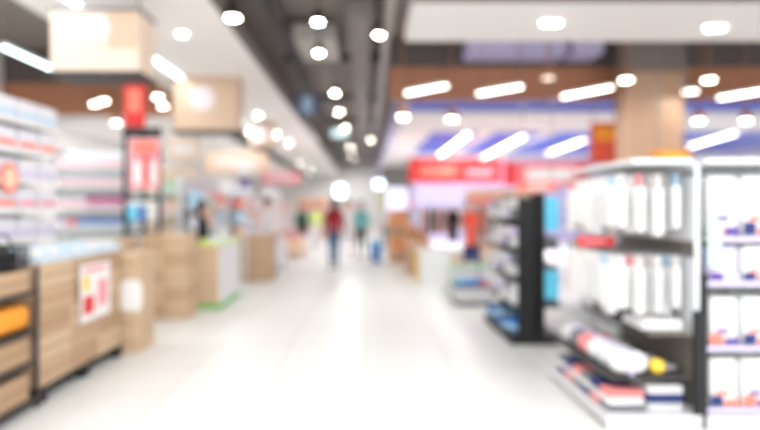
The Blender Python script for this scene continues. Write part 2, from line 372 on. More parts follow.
# ------------------------------------------------------------------ goods
def carton_fn(wx, wy, h, km, lab='+X'):
    def fn():
        t = thing('cardboard_carton', 'x', 'carton')
        MB().box(-wx / 2, wx / 2, -wy / 2, wy / 2, 0, h, km, .006).build('carton_body', t)
        if lab == '+X':
            MB().box(wx / 2 - .001, wx / 2 + .001, -wy / 2 + .01, wy / 2 - .01, h * .46, h * .54, TAPE).box(-wx / 2 + .01, wx / 2 - .01, -.025, .025, h - .001, h + .001, TAPE).build('packing_tape', t)
        else:
            MB().box(-wx / 2 + .01, wx / 2 - .01, -wy / 2 - .001, -wy / 2 + .001, h * .46, h * .54, TAPE).box(-.025, .025, -wy / 2 + .01, wy / 2 - .01, h - .001, h + .001, TAPE).build('packing_tape', t)
        return t
    return fn
def pallet(label, x0, x1, y0, y1, h=.12):
    t = thing('pallet', label, 'pallet', ((x0 + x1) / 2, (y0 + y1) / 2, 0)); a, b = (x1 - x0) / 2, (y1 - y0) / 2
    n = 5
    for k in range(n):
        x = -a + (k + .5) * 2 * a / n
        MB().box(x - a / n * .85, x + a / n * .85, -b, b, h - .025, h, BLACK).build('deck_board', t)
    for yy in (-b + .05, 0, b - .05): MB().box(-a, a, yy - .05, yy + .05, 0, h - .025, BLACK).build('runner', t)
    return t
def floorpt(px, d): return (px - VX) * d / F
# stack of cartons by the aisle, on a black pallet
pallet('black pallet under the carton wall by the aisle', -2.93, -2.47, 4.5, 6.0)
cps = [Proto(carton_fn(.44, .49, .186, k)) for k in KRAFT]
rows = ['bottom', 'second lowest', 'middle', 'second highest', 'top']; poss = ['near', 'middle', 'far']
for r in range(5):
    for c in range(3):
        cps[(r * 2 + c) % 3]((-2.70 + random.uniform(-.008, .008), 4.755 + c * .497, .121 + r * .19), f'brown carton at the {poss[c]} end of the {rows[r]} row, carton wall' if c != 1 else f'brown carton in the middle of the {rows[r]} row in the carton wall', 'carton', 'cartons stacked in the wall beside the aisle')
# poster on the stack
t = thing('price_poster', 'white poster with red and yellow print on the carton wall', 'poster', (-2.455, 5.38, .5))
MB().box(-.004, .004, -.29, .29, 0, .5, LBL).build('sheet', t)
pr = MB().box(.004, .006, -.25, -.14, .27, .4, YEL).box(.004, .006, -.25, -.04, .06, .22, RED).box(.004, .006, -.22, .2, .43, .47, PINK).box(.004, .006, .04, .22, .1, .34, PINK)
pr.build('printed_blocks', t)
MB().box(-.012, -.004, -.3, .3, .47, .5, GREY).build('clip_strip', t)
# light blue trays on the carton wall
def bag(sx, sy, sz, m):
    b = MB(); b.box(-sx / 2, sx / 2, -sy / 2, sy / 2, 0, sz, m, min(sx, sy, sz) * .42, 3); return b
def tray_fn(wx, wy, h, m, m2):
    def fn():
        t = thing('display_tray', 'x', 'tray')
        b = MB().box(-wx / 2, wx / 2, -wy / 2, wy / 2, 0, .01, m)
        b.box(-wx / 2, -wx / 2 + .01, -wy / 2, wy / 2, .01, h, m).box(wx / 2 - .01, wx / 2, -wy / 2, wy / 2, .01, h, m).box(-wx / 2 + .01, wx / 2 - .01, -wy / 2, -wy / 2 + .01, .01, h, m).box(-wx / 2 + .01, wx / 2 - .01, wy / 2 - .01, wy / 2, .01, h, m)
        b.build('tray_body', t)
        MB().box(-wx / 2 - .002, wx / 2 + .002, -wy / 2 - .002, wy / 2 + .002, h * .25, h * .6, m2).box(-wx / 2 + .02, wx / 2 - .02, -wy / 2 + .02, wy / 2 - .02, .01, .015, m2).build('printed_band', t)
        return t
    return fn
tr = Proto(tray_fn(.44, .48, .07, SHELFW, PBLUE))
for c in range(3): tr((-2.70, 4.755 + c * .497, 1.072), f'white and pale blue tray on the {["near", "middle", "far"][c]} end of the carton wall', 'tray', 'pale trays on top of the carton wall')
pk = Proto(lambda: bag(.12, .09, .09, PBLUE).build('soft_pack', None, True)); pw = Proto(lambda: bag(.12, .09, .09, PWHITE).build('soft_pack', None, True))
for c in range(3):
    for i in range(3):
        for j in range(4):
            P = pk if (i + j + c) % 2 else pw
            P((-2.70 - .13 + i * .13, 4.755 + c * .497 - .165 + j * .11, 1.09), f'{"pale blue" if P is pk else "white"} soft pack in the {["near", "middle", "far"][c]} carton wall tray, {["back", "middle", "aisle side"][i]} row, {ORD[j]} along', 'pack', 'soft packs in the trays on the carton wall', rz=random.uniform(-.05, .05))
# black basket, top left
t = thing('wire_basket', 'black basket at the left frame edge above the cartons', 'basket', (-2.75, 4.25, 1.072))
# near-left rack with cartons and an orange net
def rack(name, label, x0, x1, y0, y1, h, levels, m, cat='rack', th=.02, loc=None):
    cx, cyy = (x0 + x1) / 2, (y0 + y1) / 2; a, b = (x1 - x0) / 2, (y1 - y0) / 2
    t = thing(name, label, cat, (cx, cyy, 0))
    for sx in (-1, 1):
        for sy in (-1, 1): MB().box(sx * a - sx * .025 if sx > 0 else -a, sx * a if sx > 0 else -a + .025, sy * b - .025 if sy > 0 else -b, b if sy > 0 else -b + .025, 0, h, m).build('post', t)
    for z in levels: MB().box(-a + .002, a - .002, -b + .002, b - .002, z, z + th, m).build('shelf', t)
    return t
rack('crate_rack', 'dark rack of cartons at the left frame edge beside the carton wall', -2.95, -2.45, 3.45, 4.44, 1.06, (.06, .34, .58, .86), DGREY)
for z, n, h in ((.082, 2, .2), (.362, 2, .19), (.882, 2, .16)):
    pc = Proto(carton_fn(.42, .42, h, KRAFT[1] if z < .5 else KRAFT[0]))
    for k in range(n): pc((-2.70, 3.71 + k * .46, z), f'brown carton on the {"bottom" if z < .2 else "second lowest" if z < .5 else "top"} shelf of the left rack, {["near", "far"][k]} one', 'carton', 'cartons in the left rack')
ob = MB()
for k in range(26):
    ob.sphere((random.uniform(-.17, .17), random.uniform(-.28, .28), .05 + .12 * random.random()), .05, ORANGE, u=8, v=6)
ob.box(-.2, .2, -.32, .32, 0, .2, ORANGE, .07, 3)
tag(ob.build('fruit_sack', None, True), 'bulging orange sack in the rack at the left frame edge', 'sack').location = (-2.68, 4.08, .602)
# replace basket children now that a surface exists at the rack top
bk = MB()
bk.box(-.2, .2, -.2, .2, 0, .012, BLACK)
for z in (.05, .1, .15): bk.box(-.2, .2, -.2, -.19, z, z + .015, BLACK).box(-.2, .2, .19, .2, z, z + .015, BLACK).box(-.2, -.19, -.19, .19, z, z + .015, BLACK).box(.19, .2, -.19, .19, z, z + .015, BLACK)
for k in range(9):
    v = -.2 + k * .049
    for yy in (-.197, .19): bk.box(v, v + .007, yy, yy + .007, .01, .165, BLACK)
    for xx in (-.197, .19): bk.box(xx, xx + .007, v, v + .007, .01, .165, BLACK)
bk.build('basket_mesh', t)
MB().tube([(-.19, 0, .165), (-.15, 0, .24), (.15, 0, .24), (.19, 0, .165)], .008, BLACK).build('handle', t)
t.location = (-2.70, 4.2, 1.062)
for k, (a, b) in enumerate(((-.09, -.08), (.08, .09), (.09, -.09), (-.08, .09))):
    tag(bag(.14, .12, .12, BLKF).build('dark_pouch', None, True), f'black pouch in the black basket, {["back near", "front far", "front near", "back far"][k]} corner', 'pouch', 'black pouches in the basket').location = (-2.70 + a, 4.2 + b, 1.076)

# tall white carton shelf, far left
def gondola(name, label, x0, x1, y0, y1, h, levels, frame, board, face, depth_front=True, back=True, strip=None, group=None, backm=None):
    """shelving unit; face: '+X' '-X' '-Y' is the side it opens to"""
    cx, cyy = (x0 + x1) / 2, (y0 + y1) / 2; a, b = (x1 - x0) / 2, (y1 - y0) / 2
    t = thing(name, label, 'shelving unit', (cx, cyy, 0), 0, group); pt = .025
    MB().box(-a, a, -b, b, 0, .09, frame, .004).build('base', t)
    bm_ = backm or frame
    if face == '+X': MB().box(-a, -a + pt, -b, b, .09, h, bm_).build('back_panel', t)
    if face == '-X': MB().box(a - pt, a, -b, b, .09, h, bm_).build('back_panel', t)
    if face == '-Y': MB().box(-a, a, b - pt, b, .09, h, bm_).build('back_panel', t)
    ups = {'+X': ((-a + pt, -b), (-a + pt, b - .04)), '-X': ((a - pt - .05, -b), (a - pt - .05, b - .04)), '-Y': ((-a, b - pt - .05), (a - .04, b - pt - .05))}[face]
    for (ux, uy) in ups: MB().box(ux, ux + (.05 if face != '-Y' else .04), uy, uy + (.04 if face != '-Y' else .05), .09, h, frame).build('upright', t)
    for z in levels:
        q = {'+X': (-a + pt + .05, a, -b + .002, b - .002), '-X': (-a, a - pt - .05, -b + .002, b - .002), '-Y': (-a + .002, a - .002, -b, b - pt - .05)}[face]
        s = MB().box(*q, z - .02, z, board).build('shelf', t)
        e = {'+X': (a, a + .006, q[2], q[3]), '-X': (-a - .006, -a, q[2], q[3]), '-Y': (q[0], q[1], -b - .006, -b)}[face]
        MB().box(*e, z - .03, z + .006, strip or LBL).build('price_strip', s)
    return t
gondola('shelving_unit', 'tall white shelving at the left frame edge full of striped boxes', -3.45, -3.0, 3.8, 5.82, 2.5, (.5, .95, 1.22, 1.48, 1.74, 2.0, 2.26), SHELFW, SHELFW, '+X')
def box_fn(wx, wy, h, m1, m2, face='+X', m3=None):
    def fn():
        t = thing('product_box', 'x', 'box')
        MB().box(-wx / 2, wx / 2, -wy / 2, wy / 2, 0, h, m1, .004).build('box_body', t)
        f = .0015
        if face == '+X': MB().box(wx / 2, wx / 2 + f, -wy / 2 + .005, wy / 2 - .005, h * .2, h * .45, m2).build('printed_band', t)
        elif face == '-X': MB().box(-wx / 2 - f, -wx / 2, -wy / 2 + .005, wy / 2 - .005, h * .2, h * .45, m2).build('printed_band', t)
        else: MB().box(-wx / 2 + .005, wx / 2 - .005, -wy / 2 - f, -wy / 2, h * .2, h * .45, m2).build('printed_band', t)
        return t
    return fn
W2 = mat('box_white', (224, 223, 229), .5)
bp = [Proto(box_fn(.3, .29, .19, W2, PINK)), Proto(box_fn(.3, .29, .19, W2, LILAC)), Proto(box_fn(.3, .29, .19, W2, SALMON)), Proto(box_fn(.3, .29, .19, W2, PBLUE))]
bc = ['pink', 'lilac', 'salmon', 'pale blue']; seq = [2, 1, 0, 1, 2, 3]; rl = ['lowest visible', 'second lowest', 'third lowest', 'third highest', 'second highest', 'highest']
for r, z in enumerate((.95, 1.22, 1.48, 1.74, 2.0, 2.26)):
    for c in range(6):
        q = seq[r]
        if c == 3 and r == 2: q = 2
        bp[q]((-3.175, 3.965 + c * .335, z + .001), f'white box with {bc[q]} band on {rl[r]} shelf at far left, {ORD[c]} from near end', 'box', 'banded white boxes on the tall left shelving')
t = tag(MB().lathe((0, 0, .13), [(.13, 0), (.13, .008)], SALMON, 24, 'X').lathe((.008, 0, .13), [(.09, 0), (.09, .002)], PEACH, 24, 'X').build('shelf_talker'), 'round salmon shelf badge on the tall left shelving', 'shelf badge'); t.location = (-2.992, 4.96, 1.62)

# block 3, with the rounded white sign
p3 = Proto(carton_fn(.45, .47, .205, KRAFT[2], '-Y'))
for r in range(5): p3((-2.56, 6.305, .001 + r * .208), f'carton in the short column behind the carton wall, {["lowest", "second lowest", "middle", "second highest", "topmost"][r]}', 'carton', 'cartons in the short column')
rs = []
for k in range(24):
    a = 2 * math.pi * k / 24; rs.append((.115 * (abs(math.cos(a)) ** .5) * (1 if math.cos(a) > 0 else -1), .165 * (abs(math.sin(a)) ** .5) * (1 if math.sin(a) > 0 else -1)))
t = thing('round_cornered_sign', 'white round cornered sign on the end of the carton column', 'sign', (-2.40, 6.055, .6))
MB().prism(rs, LBL, 'XZ', -.006, 0).build('sign_plate', t); MB().box(-.01, .01, 0, .006, -.02, .02, GREY).build('fixing', t)
# block 4
p4 = [Proto(carton_fn(.305, .5, .225, KRAFT[0], '-Y')), Proto(carton_fn(.305, .5, .225, KRAFT[2], '-Y'))]
for r in range(5):
    for c in range(2): p4[(r + c) % 2]((-2.86 + c * .312, 8.18, .001 + r * .228), f'carton in the block before the red totem, {["bottom", "second", "third", "fourth", "top"][r]} row {["left", "right"][c]}', 'carton', 'cartons in the block before the red totem')
# block between (127..150 px) low crate
pallet('black pallet under the cartons left of the red totem block', -3.72, -3.1, 7.5, 8.1)
p4b = Proto(carton_fn(.3, .55, .24, KRAFT[2], '-Y'))
for r in range(4):
    for c in range(2): p4b((-3.56 + c * .31, 7.8, .121 + r * .245), f'carton behind the carton wall, {["bottom", "second", "third", "top"][r]} row {["left", "right"][c]}', 'carton', 'cartons behind the carton wall')
# block 5: promotional bin with a green foot
def bin_(name, label, x0, x1, y0, y1, h, body, foot, rim, inner=None):
    t = thing(name, label, 'display bin', ((x0 + x1) / 2, (y0 + y1) / 2, 0)); a, b = (x1 - x0) / 2, (y1 - y0) / 2; k = .02
    bd = MB().box(-a, -a + k, -b, b, .08, h, body).box(a - k, a, -b, b, .08, h, body).box(-a + k, a - k, -b, -b + k, .08, h, inner or body).box(-a + k, a - k, b - k, b, .08, h, body).box(-a + k, a - k, -b + k, b - k, h - .22, h - .2, body)
    bd.build('bin_body', t); MB().box(-a - .005, a + .005, -b - .005, b + .005, 0, .08, foot).build('foot', t)
    MB().box(-a - .01, -a, -b, b, h - .04, h, rim).box(a, a + .01, -b, b, h - .04, h, rim).box(-a - .01, a + .01, -b - .01, -b, h - .04, h, rim).box(-a - .01, a + .01, b, b + .01, h - .04, h, rim).build('rim', t)
    return t
bin_('promotion_bin', 'white sided promotion bin with a green foot beside the aisle', -2.52, -2.15, 8.75, 10.1, .98, SHELFW, GREEN, LIME, KRAFT[2])
gp = [Proto(lambda: bag(.16, .12, .12, LIME).build('soft_pack', None, True)), Proto(lambda: bag(.16, .12, .12, PWHITE).build('soft_pack', None, True)), Proto(lambda: bag(.16, .12, .12, PBLUE).build('soft_pack', None, True))]
gn = ['lime', 'white', 'pale blue']
for i in range(2):
    for j in range(8): gp[(i * 2 + j) % 3]((-2.42 + i * .17, 8.87 + j * .155, .79 + .0), f'{gn[(i * 2 + j) % 3]} soft pack in green footed bin, lower layer, {ORD[j]} from front, {["inner", "aisle"][i]} column', 'pack', 'soft packs in the green footed bin')
for i in range(2):
    for j in range(7): gp[(i + j) % 3]((-2.42 + i * .17, 8.95 + j * .155, .912), f'{gn[(i + j) % 3]} soft pack in green footed bin, top layer, {ORD[j]} from front, {["inner", "aisle"][i]} column', 'pack', 'soft packs in the green footed bin')
# block 6: brown bin; block 7 low peach tables
bin_('paper_bin', 'tall brown card bin standing on the aisle edge', -2.54, -1.93, 12.0, 12.7, .95, KRAFT[0], KRAFT[1], KRAFT[2])
bb = [Proto(lambda: bag(.17, .2, .16, PEACH).build('soft_pack', None, True)), Proto(lambda: bag(.17, .2, .16, PWHITE).build('soft_pack', None, True))]
for i in range(3):
    for j in range(3): bb[(i + j) % 2]((-2.42 + i * .185, 12.14 + j * .215, .752), f'{["peach", "white"][(i + j) % 2]} pack in the tall brown bin, {["left", "middle", "right"][i]} {["front", "middle", "back"][j]}', 'pack', 'packs in the tall brown bin')
def table(label, x0, x1, y0, y1, h, m, name='display_table', skirt=True, pm=None):
    t = thing(name, label, 'table', ((x0 + x1) / 2, (y0 + y1) / 2, 0)); a, b = (x1 - x0) / 2, (y1 - y0) / 2
    MB().box(-a, a, -b, b, h - .04, h, m, .008).build('table_top', t)
    for sx in (-1, 1):
        for sy in (-1, 1): MB().box(sx * (a - .06) - .025, sx * (a - .06) + .025, sy * (b - .06) - .025, sy * (b - .06) + .025, 0, h - .04, m).build('leg', t)
    if skirt: MB().box(-a + .02, a - .02, -b + .01, -b + .03, .08, h - .04, pm or m).box(-a + .02, a - .02, b - .03, b - .01, .08, h - .04, pm or m).box(-a + .01, -a + .03, -b + .03, b - .03, .08, h - .04, pm or m).box(a - .03, a - .01, -b + .03, b - .03, .08, h - .04, pm or m).build('side_panel', t)
    return t
table('low peach display table at the aisle edge far left', -3.0, -1.9, 17.6, 19.2, .6, PEACH)
table('low white display table beyond the peach table', -3.0, -2.0, 21, 22.6, .6, SHELFW)
table('low white table behind the tall brown bin', -3.05, -2.1, 14.2, 15.8, .7, SHELFW)
def mn(m): return {'pink_print': 'pink', 'white_fabric': 'white', 'peach_board': 'peach', 'pale_grey_fabric': 'grey', 'salmon_print': 'salmon', 'lilac_print': 'lilac'}[m.name]
folded_cache = {}
def fold_mesh(m, wx=.26, wy=.32, h=.035):
    """folded garment: rounded fold at the front, layered behind"""
    key = (m.name, wx, wy, h)
    if key not in folded_cache:
        b = MB(); n = 2; hh = h / n
        for k in range(n): b.box(-wx / 2 + .004 * k, wx / 2 - .004 * k, -wy / 2, wy / 2, k * hh, (k + 1) * hh - .0005, m, hh * .46, 3)
        b.box(-.05, .05, -wy / 2 + .01, -wy / 2 + .05, h - .002, h + .0008, m)
        folded_cache[key] = b.mesh('folded_garment', True)
    return folded_cache[key]
def garment(loc, m, label, group, rz=0, **k):
    o = bpy.data.objects.new('folded_garment', fold_mesh(m, **k)); COL.objects.link(o); o.location = loc; o.rotation_euler = (0, 0, rz)
    return tag(o, label, 'folded garment', group)
for tb, (tx, ty, tz, nm) in enumerate(((-2.45, 18.0, .6, 'peach table'), (-2.5, 21.4, .6, 'far white table'), (-2.58, 14.6, .7, 'white table behind the brown bin'))):
    for i in range(3):
        for j in range(2):
            for q in range(3):
                m = [PINK, CLOTHW, PEACH, PGREY, SALMON, LILAC][(i * 2 + j + q + tb) % 6]
                garment((tx - .3 + i * .3, ty - .1 + j * .6, tz + q * .05), m, f'{mn(m)} folded garment on the {nm}, {["left", "middle", "right"][i]} {["front", "back"][j]} pile, {["bottom", "middle", "top"][q]} one', f'folded garments on the {nm}', h=.046)

# shelf behind, far left facing camera
gondola('shelving_unit', 'white shelving with magenta and blue goods left of the red totem', -5.0, -3.85, 9.4, 9.9, 2.45, (.3, .75, 1.2, 1.5, 1.85, 2.15), SHELFW, SHELFW, '-Y', strip=LBL)
cols = {1.2: [(BLUE, 'blue'), (LILAC, 'lilac')], 1.5: [(MAG, 'magenta'), (W2, 'white')], 1.85: [(W2, 'white'), (W2, 'white')], 2.15: [(W2, 'white'), (PBLUE, 'pale blue')], .75: [(TEAL, 'teal'), (W2, 'white')]}
small = {}
def sbox(m, wx, wy, h, face, band=None):
    key = (m.name, wx, wy, h, face, band.name if band else '')
    if key not in small: small[key] = Proto(box_fn(wx, wy, h, m, band or LBL, face))
    return small[key]
zn = {1.2: 'second lowest visible', 1.5: 'middle', 1.85: 'second highest', 2.15: 'highest', .75: 'lowest'}
for z, cc in cols.items():
    for k in range(7):
        m, nme = cc[0] if (z != 1.5 or k > 2) and (z != 1.2 or k > 1) else cc[1]
        h = .12 if z in (1.2,) else .17
        if z == 1.2 and k == 1: m, nme = RED, 'red'
        sbox(m, .13, .2, h, '-Y', PINK if m is W2 else LBL)((-4.9 + k * .158, 9.62, z + .001), f'{nme} box left of the red totem, {zn[z]} shelf, {ORD[k]} from left', 'box', f'boxes on the {zn[z]} shelf left of the red totem')

# red totem rack
t = thing('promotion_totem', 'tall black totem with red topper and pink poster', 'display stand', (-3.38, 8.9, 0))
MB().box(-.28, .3, -.05, .35, 0, .1, BLACK, .01).build('base', t)
for x in (-.28, .0, .24): MB().box(x, x + .05, .02, .07, .1, 2.56 if x < .2 else 2.4, BLACK).build('post', t)
MB().box(-.27, .06, .0, .06, 2.72, 3.42, RED, .03).build('topper', t); MB().box(-.2, 0, -.004, 0, 2.95, 3.3, SALMON, ).build('topper_print', t)
MB().box(-.28, .29, -.01, .08, 2.57, 2.71, BLACK).build('cross_bar', t)
MB().box(-.16, .28, -.02, .015, 1.78, 2.54, PINK, .004).build('poster', t)
MB().box(-.1, .02, -.025, -.02, 1.85, 2.2, LBL).box(.04, .12, -.025, -.02, 1.85, 2.3, RED).box(.15, .24, -.025, -.02, 1.85, 2.2, LBL).box(-.1, .22, -.025, -.02, 2.32, 2.5, SALMON).build('poster_print', t)
MB().box(-.2, .28, -.03, .02, 1.1, 1.14, BLACK).box(-.2, .28, -.03, .02, 1.62, 1.66, BLACK).build('hook_bar', t)
def hpack_fn(wx, h, m, hm, face='-Y', dp=.03):
    def fn():
        t = thing('hanging_pack', 'x', 'pack')
        if face == '-Y':
            MB().box(-wx / 2, wx / 2, -dp / 2, dp / 2, -h, -h * .2, m, dp * .42, 3).build('pouch', t, True)
            MB().box(-wx / 2, wx / 2, -.002, .002, -h * .22, 0, hm).build('header_card', t)
        else:
            MB().box(-dp / 2, dp / 2, -wx / 2, wx / 2, -h, -h * .2, m, dp * .42, 3).build('pouch', t, True)
            MB().box(-.002, .002, -wx / 2, wx / 2, -h * .22, 0, hm).build('header_card', t)
        return t
    return fn
hb = [Proto(hpack_fn(.12, .3, m, LBL)) for m in (LBLUE, BLUE, PWHITE)]
for k in range(3): hb[[0, 1, 2][k]]((-3.49 + k * .15, 8.84, 1.6), f'{["light blue", "blue", "white"][k]} pack hanging below the pink poster of the totem', 'pack', 'packs hanging on the red totem')
# round sign on a pole
t = thing('pole_sign', 'small round purple sign on a white pole left of the aisle', 'sign', (-1.95 - .2, 10.6, 0))
MB().lathe((0, 0, 0), [(.14, 0), (.14, .02), (.03, .03)], SHELFW).build('foot', t); MB().tube([(0, 0, .03), (0, 0, 2.4)], .018, SHELFW).build('pole', t)
MB().lathe((0, -.03, 1.95), [(.09, 0), (.09, .012)], PURP, 24, 'Y').build('sign_disc', t); MB().box(-.14, .14, -.035, -.019, 2.15, 2.4, LBL, .006).build('sign_board', t)

# left background gondolas facing the aisle, with boxed goods
def stock(face, x, y0, y1, levels, wy, h, palette, where, gname, depth=.22, jit=.0, x1=None):
    for li, z in enumerate(levels):
        n = int((y1 - y0) / wy)
        for k in range(n):
            m, nm, band = palette[(k // 2 + li * 2 + random.randint(0, 1)) % len(palette)]
            hh = h * (.8 + .2 * ((li + k // 2) % 2))
            lb = f'{nm} box on {where}, {LV[len(levels)][li]} shelf, {ORD[k]} from {"near end" if face != "-Y" else "left"}'
            if face == '-Y': sbox(m, wy * .9, depth, hh, face, band)((y0 + (k + .5) * wy, x, z + .001), lb, 'box', gname)
            else: sbox(m, depth, wy * .9, hh, face, band)((x, y0 + (k + .5) * wy, z + .001), lb, 'box', gname)
LV = {2: ['lower', 'upper'], 3: ['lower', 'middle', 'upper'], 4: ['lowest', 'lower middle', 'upper middle', 'highest'], 5: ['lowest', 'second', 'middle', 'fourth', 'highest']}
PAST = [(W2, 'white', PINK), (PEACH, 'peach', LBL), (W2, 'white', LILAC), (PBLUE, 'pale blue', LBL), (W2, 'white', GREEN), (SALMON, 'salmon', LBL), (CREAM, 'cream', RED)]
gondola('shelving_unit', 'white shelving behind the green footed bin', -3.5, -3.05, 11.0, 13.8, 2.1, (.3, .7, 1.1, 1.5), SHELFW, SHELFW, '+X')
stock('+X', -3.2, 11.05, 13.75, (1.1, 1.5), .27, .32, PAST, 'shelving behind the green bin', 'boxes on the shelving behind the green footed bin')
gondola('shelving_unit', 'white shelving left of the peach table', -3.9, -3.4, 16.5, 20.0, 2.2, (.3, .7, 1.1, 1.5, 1.85), SHELFW, SHELFW, '+X')
stock('+X', -3.58, 16.55, 19.95, (.7, 1.1, 1.5), .34, .3, PAST, 'shelving by the peach table', 'boxes on the shelving by the peach table')
gondola('shelving_unit', 'far white shelving beyond the peach table', -3.9, -3.4, 22.5, 27, 2.3, (.3, .8, 1.3, 1.8), SHELFW, PEACH, '+X')
stock('+X', -3.58, 22.6, 26.9, (.8, 1.3), .42, .36, PAST, 'the farthest left shelving', 'boxes on the farthest left shelving')
gondola('shelving_unit', 'cream shelving facing the aisle behind the red totem', -4.9, -3.6, 12.6, 12.95, 2.4, (.4, .9, 1.35, 1.8), SHELFW, SHELFW, '-Y', backm=CREAM)
stock('-Y', 12.74, -4.88, -3.62, (1.35, 1.8), .21, .32, [(LIME, 'lime', LBL), (W2, 'white', PINK), (PEACH, 'peach', LBL), (PGREEN, 'pale green', LBL)], 'cream shelving behind the totem', 'boxes on the cream shelving')
gondola('shelving_unit', 'pale shelving against the left wall under the wood bulkhead', -7.6, -5.2, 14.0, 14.5, 2.9, (.5, 1.0, 1.5, 2.0, 2.5), SHELFW, SHELFW, '-Y')
stock('-Y', 14.2, -7.5, -5.3, (1.5, 2.0, 2.5), .36, .36, [(W2, 'white', PBLUE), (W2, 'white', LILAC), (PBLUE, 'pale blue', LBL)], 'left wall shelving', 'boxes on the left wall shelving', depth=.3)
# pink header boards on the far left
for (px0, px1, py0, py1, d, m, lb) in ((205, 268, 152, 172, 15.9, PEACH, 'peach header board above the left shelving'), (262, 300, 172, 184, 22.2, PINK, 'pink header board above the far left shelving'), (168, 200, 138, 160, 12.1, CREAM, 'cream header board right of the red totem')):
    x0, x1 = floorpt(px0, d), floorpt(px1, d); z1, z0 = EYE - (py0 - VY) * d / F, EYE - (py1 - VY) * d / F
    t = thing('header_board', lb, 'header board', ((x0 + x1) / 2, d, z0)); a = (x1 - x0) / 2
    MB().box(-a, a, 0, .06, 0, z1 - z0, m, .01).build('board', t); MB().box(-a * .7, a * .7, -.004, 0, (z1 - z0) * .35, (z1 - z0) * .65, LBL).build('printed_band', t)
    MB().tube([(-a * .8, .03, z1 - z0), (-a * .8, .03, 4.0 - z0)], .008, GREY, 6).tube([(a * .8, .03, z1 - z0), (a * .8, .03, 4.0 - z0)], .008, GREY, 6).build('hanging_rod', t)

# ------------------------------------------------------------------ right side: near gondola facing the aisle
X0, X1, Y0, Y1 = 1.63, 2.28, 3.98, 5.2
g1 = thing('shelving_unit', 'near shelving beside the aisle with white hanging packs and dark shelves', 'shelving unit', (0, 0, 0))
MB().box(X0, X1, Y0, Y1, 0, .1, PGREY, .006).box(X0 - .004, X0, Y0, Y1, .02, .03, DGREY).build('base', g1)
MB().box(X1 - .03, X1, Y0 + .04, Y1, .1, 1.80, SHELFW).build('back_panel', g1)
MB().box(X1 - .034, X1 - .03, Y0 + .05, Y1 - .02, 1.16, 1.27, OLIVE).box(X1 - .034, X1 - .03, Y0 + .05, Y1 - .02, .13, .62, OLIVE).build('dark_backing', g1)
for (x, y) in ((X1 - .05, 3.98), (X1 - .08, Y1 - .04)): MB().box(x, x + .05, y, y + .04, .1, 1.80 if y > 4.5 else .8, BLACK if y < 4.5 else SHELFW).build('upright', g1)
for z, dp, m in ((.36, .6, DGREY), (.66, .36, OLIVE)):
    s = MB().box(X1 - dp, X1 - .08, Y0 + .02, Y1, z - .025, z, m).build('shelf', g1)
    MB().box(X1 - dp - .006, X1 - dp, Y0 + .02, Y1, z - .03, z + .01, DGREY).build('price_strip', s)
MB().box(X1 - .45, X1 - .03, Y0 + .05, Y1, 1.80, 1.84, SHELFW, .01).build('canopy', g1)
rails = [(1.74, 'upper'), (1.18, 'lower')]
for z, nm in rails:
    MB().box(X1 - .05, X1 - .034, Y0 + .03, Y1 - .02, z - .012, z + .012, GREY).build('hook_rail', g1)
hk = {}
wp = [Proto(hpack_fn(.115, .44, PWHITE, LBL, '-Y', .05)), Proto(hpack_fn(.115, .44, PWHITE, PINK, '-Y', .05)), Proto(hpack_fn(.115, .44, PGREY, LBL, '-Y', .05)), Proto(hpack_fn(.115, .44, PWHITE, PBLUE, '-Y', .05))]
wn = ['white', 'white pink headed', 'pale grey', 'white blue headed']
for z, nm in rails:
    H = .42 if nm == 'upper' else .4
    for k in range(8):
        y = 4.07 + k * .135
        MB().tube([(X1 - .05, y + .0, z - .004), (X1 - .56, y, z - .004), (X1 - .57, y, z + .02)], .004, GREY, 6).build('hook', g1)
        for j in range(4):
            q = [0, 0, 2, 0, 1, 0, 3, 0, 0, 2][(k * 3 + j + (3 if nm == 'upper' else 0)) % 10]
            wpx = wp[q]
            o = wpx((X1 - .52 + j * .125, y, z - .01), f'{wn[q]} pack on near shelving, {nm} row, {ORD[k]} hook, {["outermost", "outer", "inner", "innermost"][j]} place', 'pack', f'packs on the {nm} hooks of the near shelving', rz=math.pi / 2 + random.uniform(-.06, .06)); o.scale = (random.uniform(.85, 1), random.uniform(.8, 1.3), random.uniform(.8, 1))
# red label boards at rail front
t = thing('shelf_sign', 'red shelf sign between the two rows of white packs', 'sign', (1.76, 4.5, 1.205))
MB().box(-.14, .14, -.01, .0, 0, .08, RED, .003).build('sign_plate', t); MB().box(-.1, .08, -.013, -.01, .03, .05, PINK).build('sign_print', t); MB().tube([(.13, .005, .04), (.486, .005, .04)], .004, GREY, 6).build('arm', t)
# middle shelf goods: white bundles, red and black slippers
def slipper_mesh(m1, m2, L=.26):
    b = MB(); out = []
    for k in range(28):
        a = 2 * math.pi * k / 28; x = math.cos(a) * .045 * (1 + .18 * math.sin(a)) ; y = math.sin(a) * L / 2
        out.append((x, y))
    b.prism(out, m2, 'XY', 0, .022)
    st = []
    n = 9
    for k in range(n + 1):
        a = math.pi * k / n; st.append((math.cos(a) * .05, .02 + math.sin(a) * .055))
    inn = [(x * .88, z - .008 if z > .03 else z) for x, z in st]
    b.prism(st + list(reversed(inn)), m1, 'XZ', L * .02, L * .34)
    return b
def put(o, loc, label, cat, group, rz=0): o.location = loc; o.rotation_euler = (0, 0, rz); return tag(o, label, cat, group)
sl = {}
def slipper(m1, m2, loc, label, group, rz):
    key = (m1.name, m2.name)
    if key not in sl: sl[key] = slipper_mesh(m1, m2).mesh('slipper', True)
    o = bpy.data.objects.new('slipper', sl[key]); COL.objects.link(o); return put(o, loc, label, 'slipper', group, rz)
scol = [(CLOTHW, PGREY, 'white'), (RED, CLOTHW, 'red'), (CLOTHW, CLOTHW, 'white'), (BLKF, MGREY, 'black'), (BLKF, MGREY, 'black'), (NAVY, CLOTHW, 'navy'), (PGREY, MGREY, 'grey')]
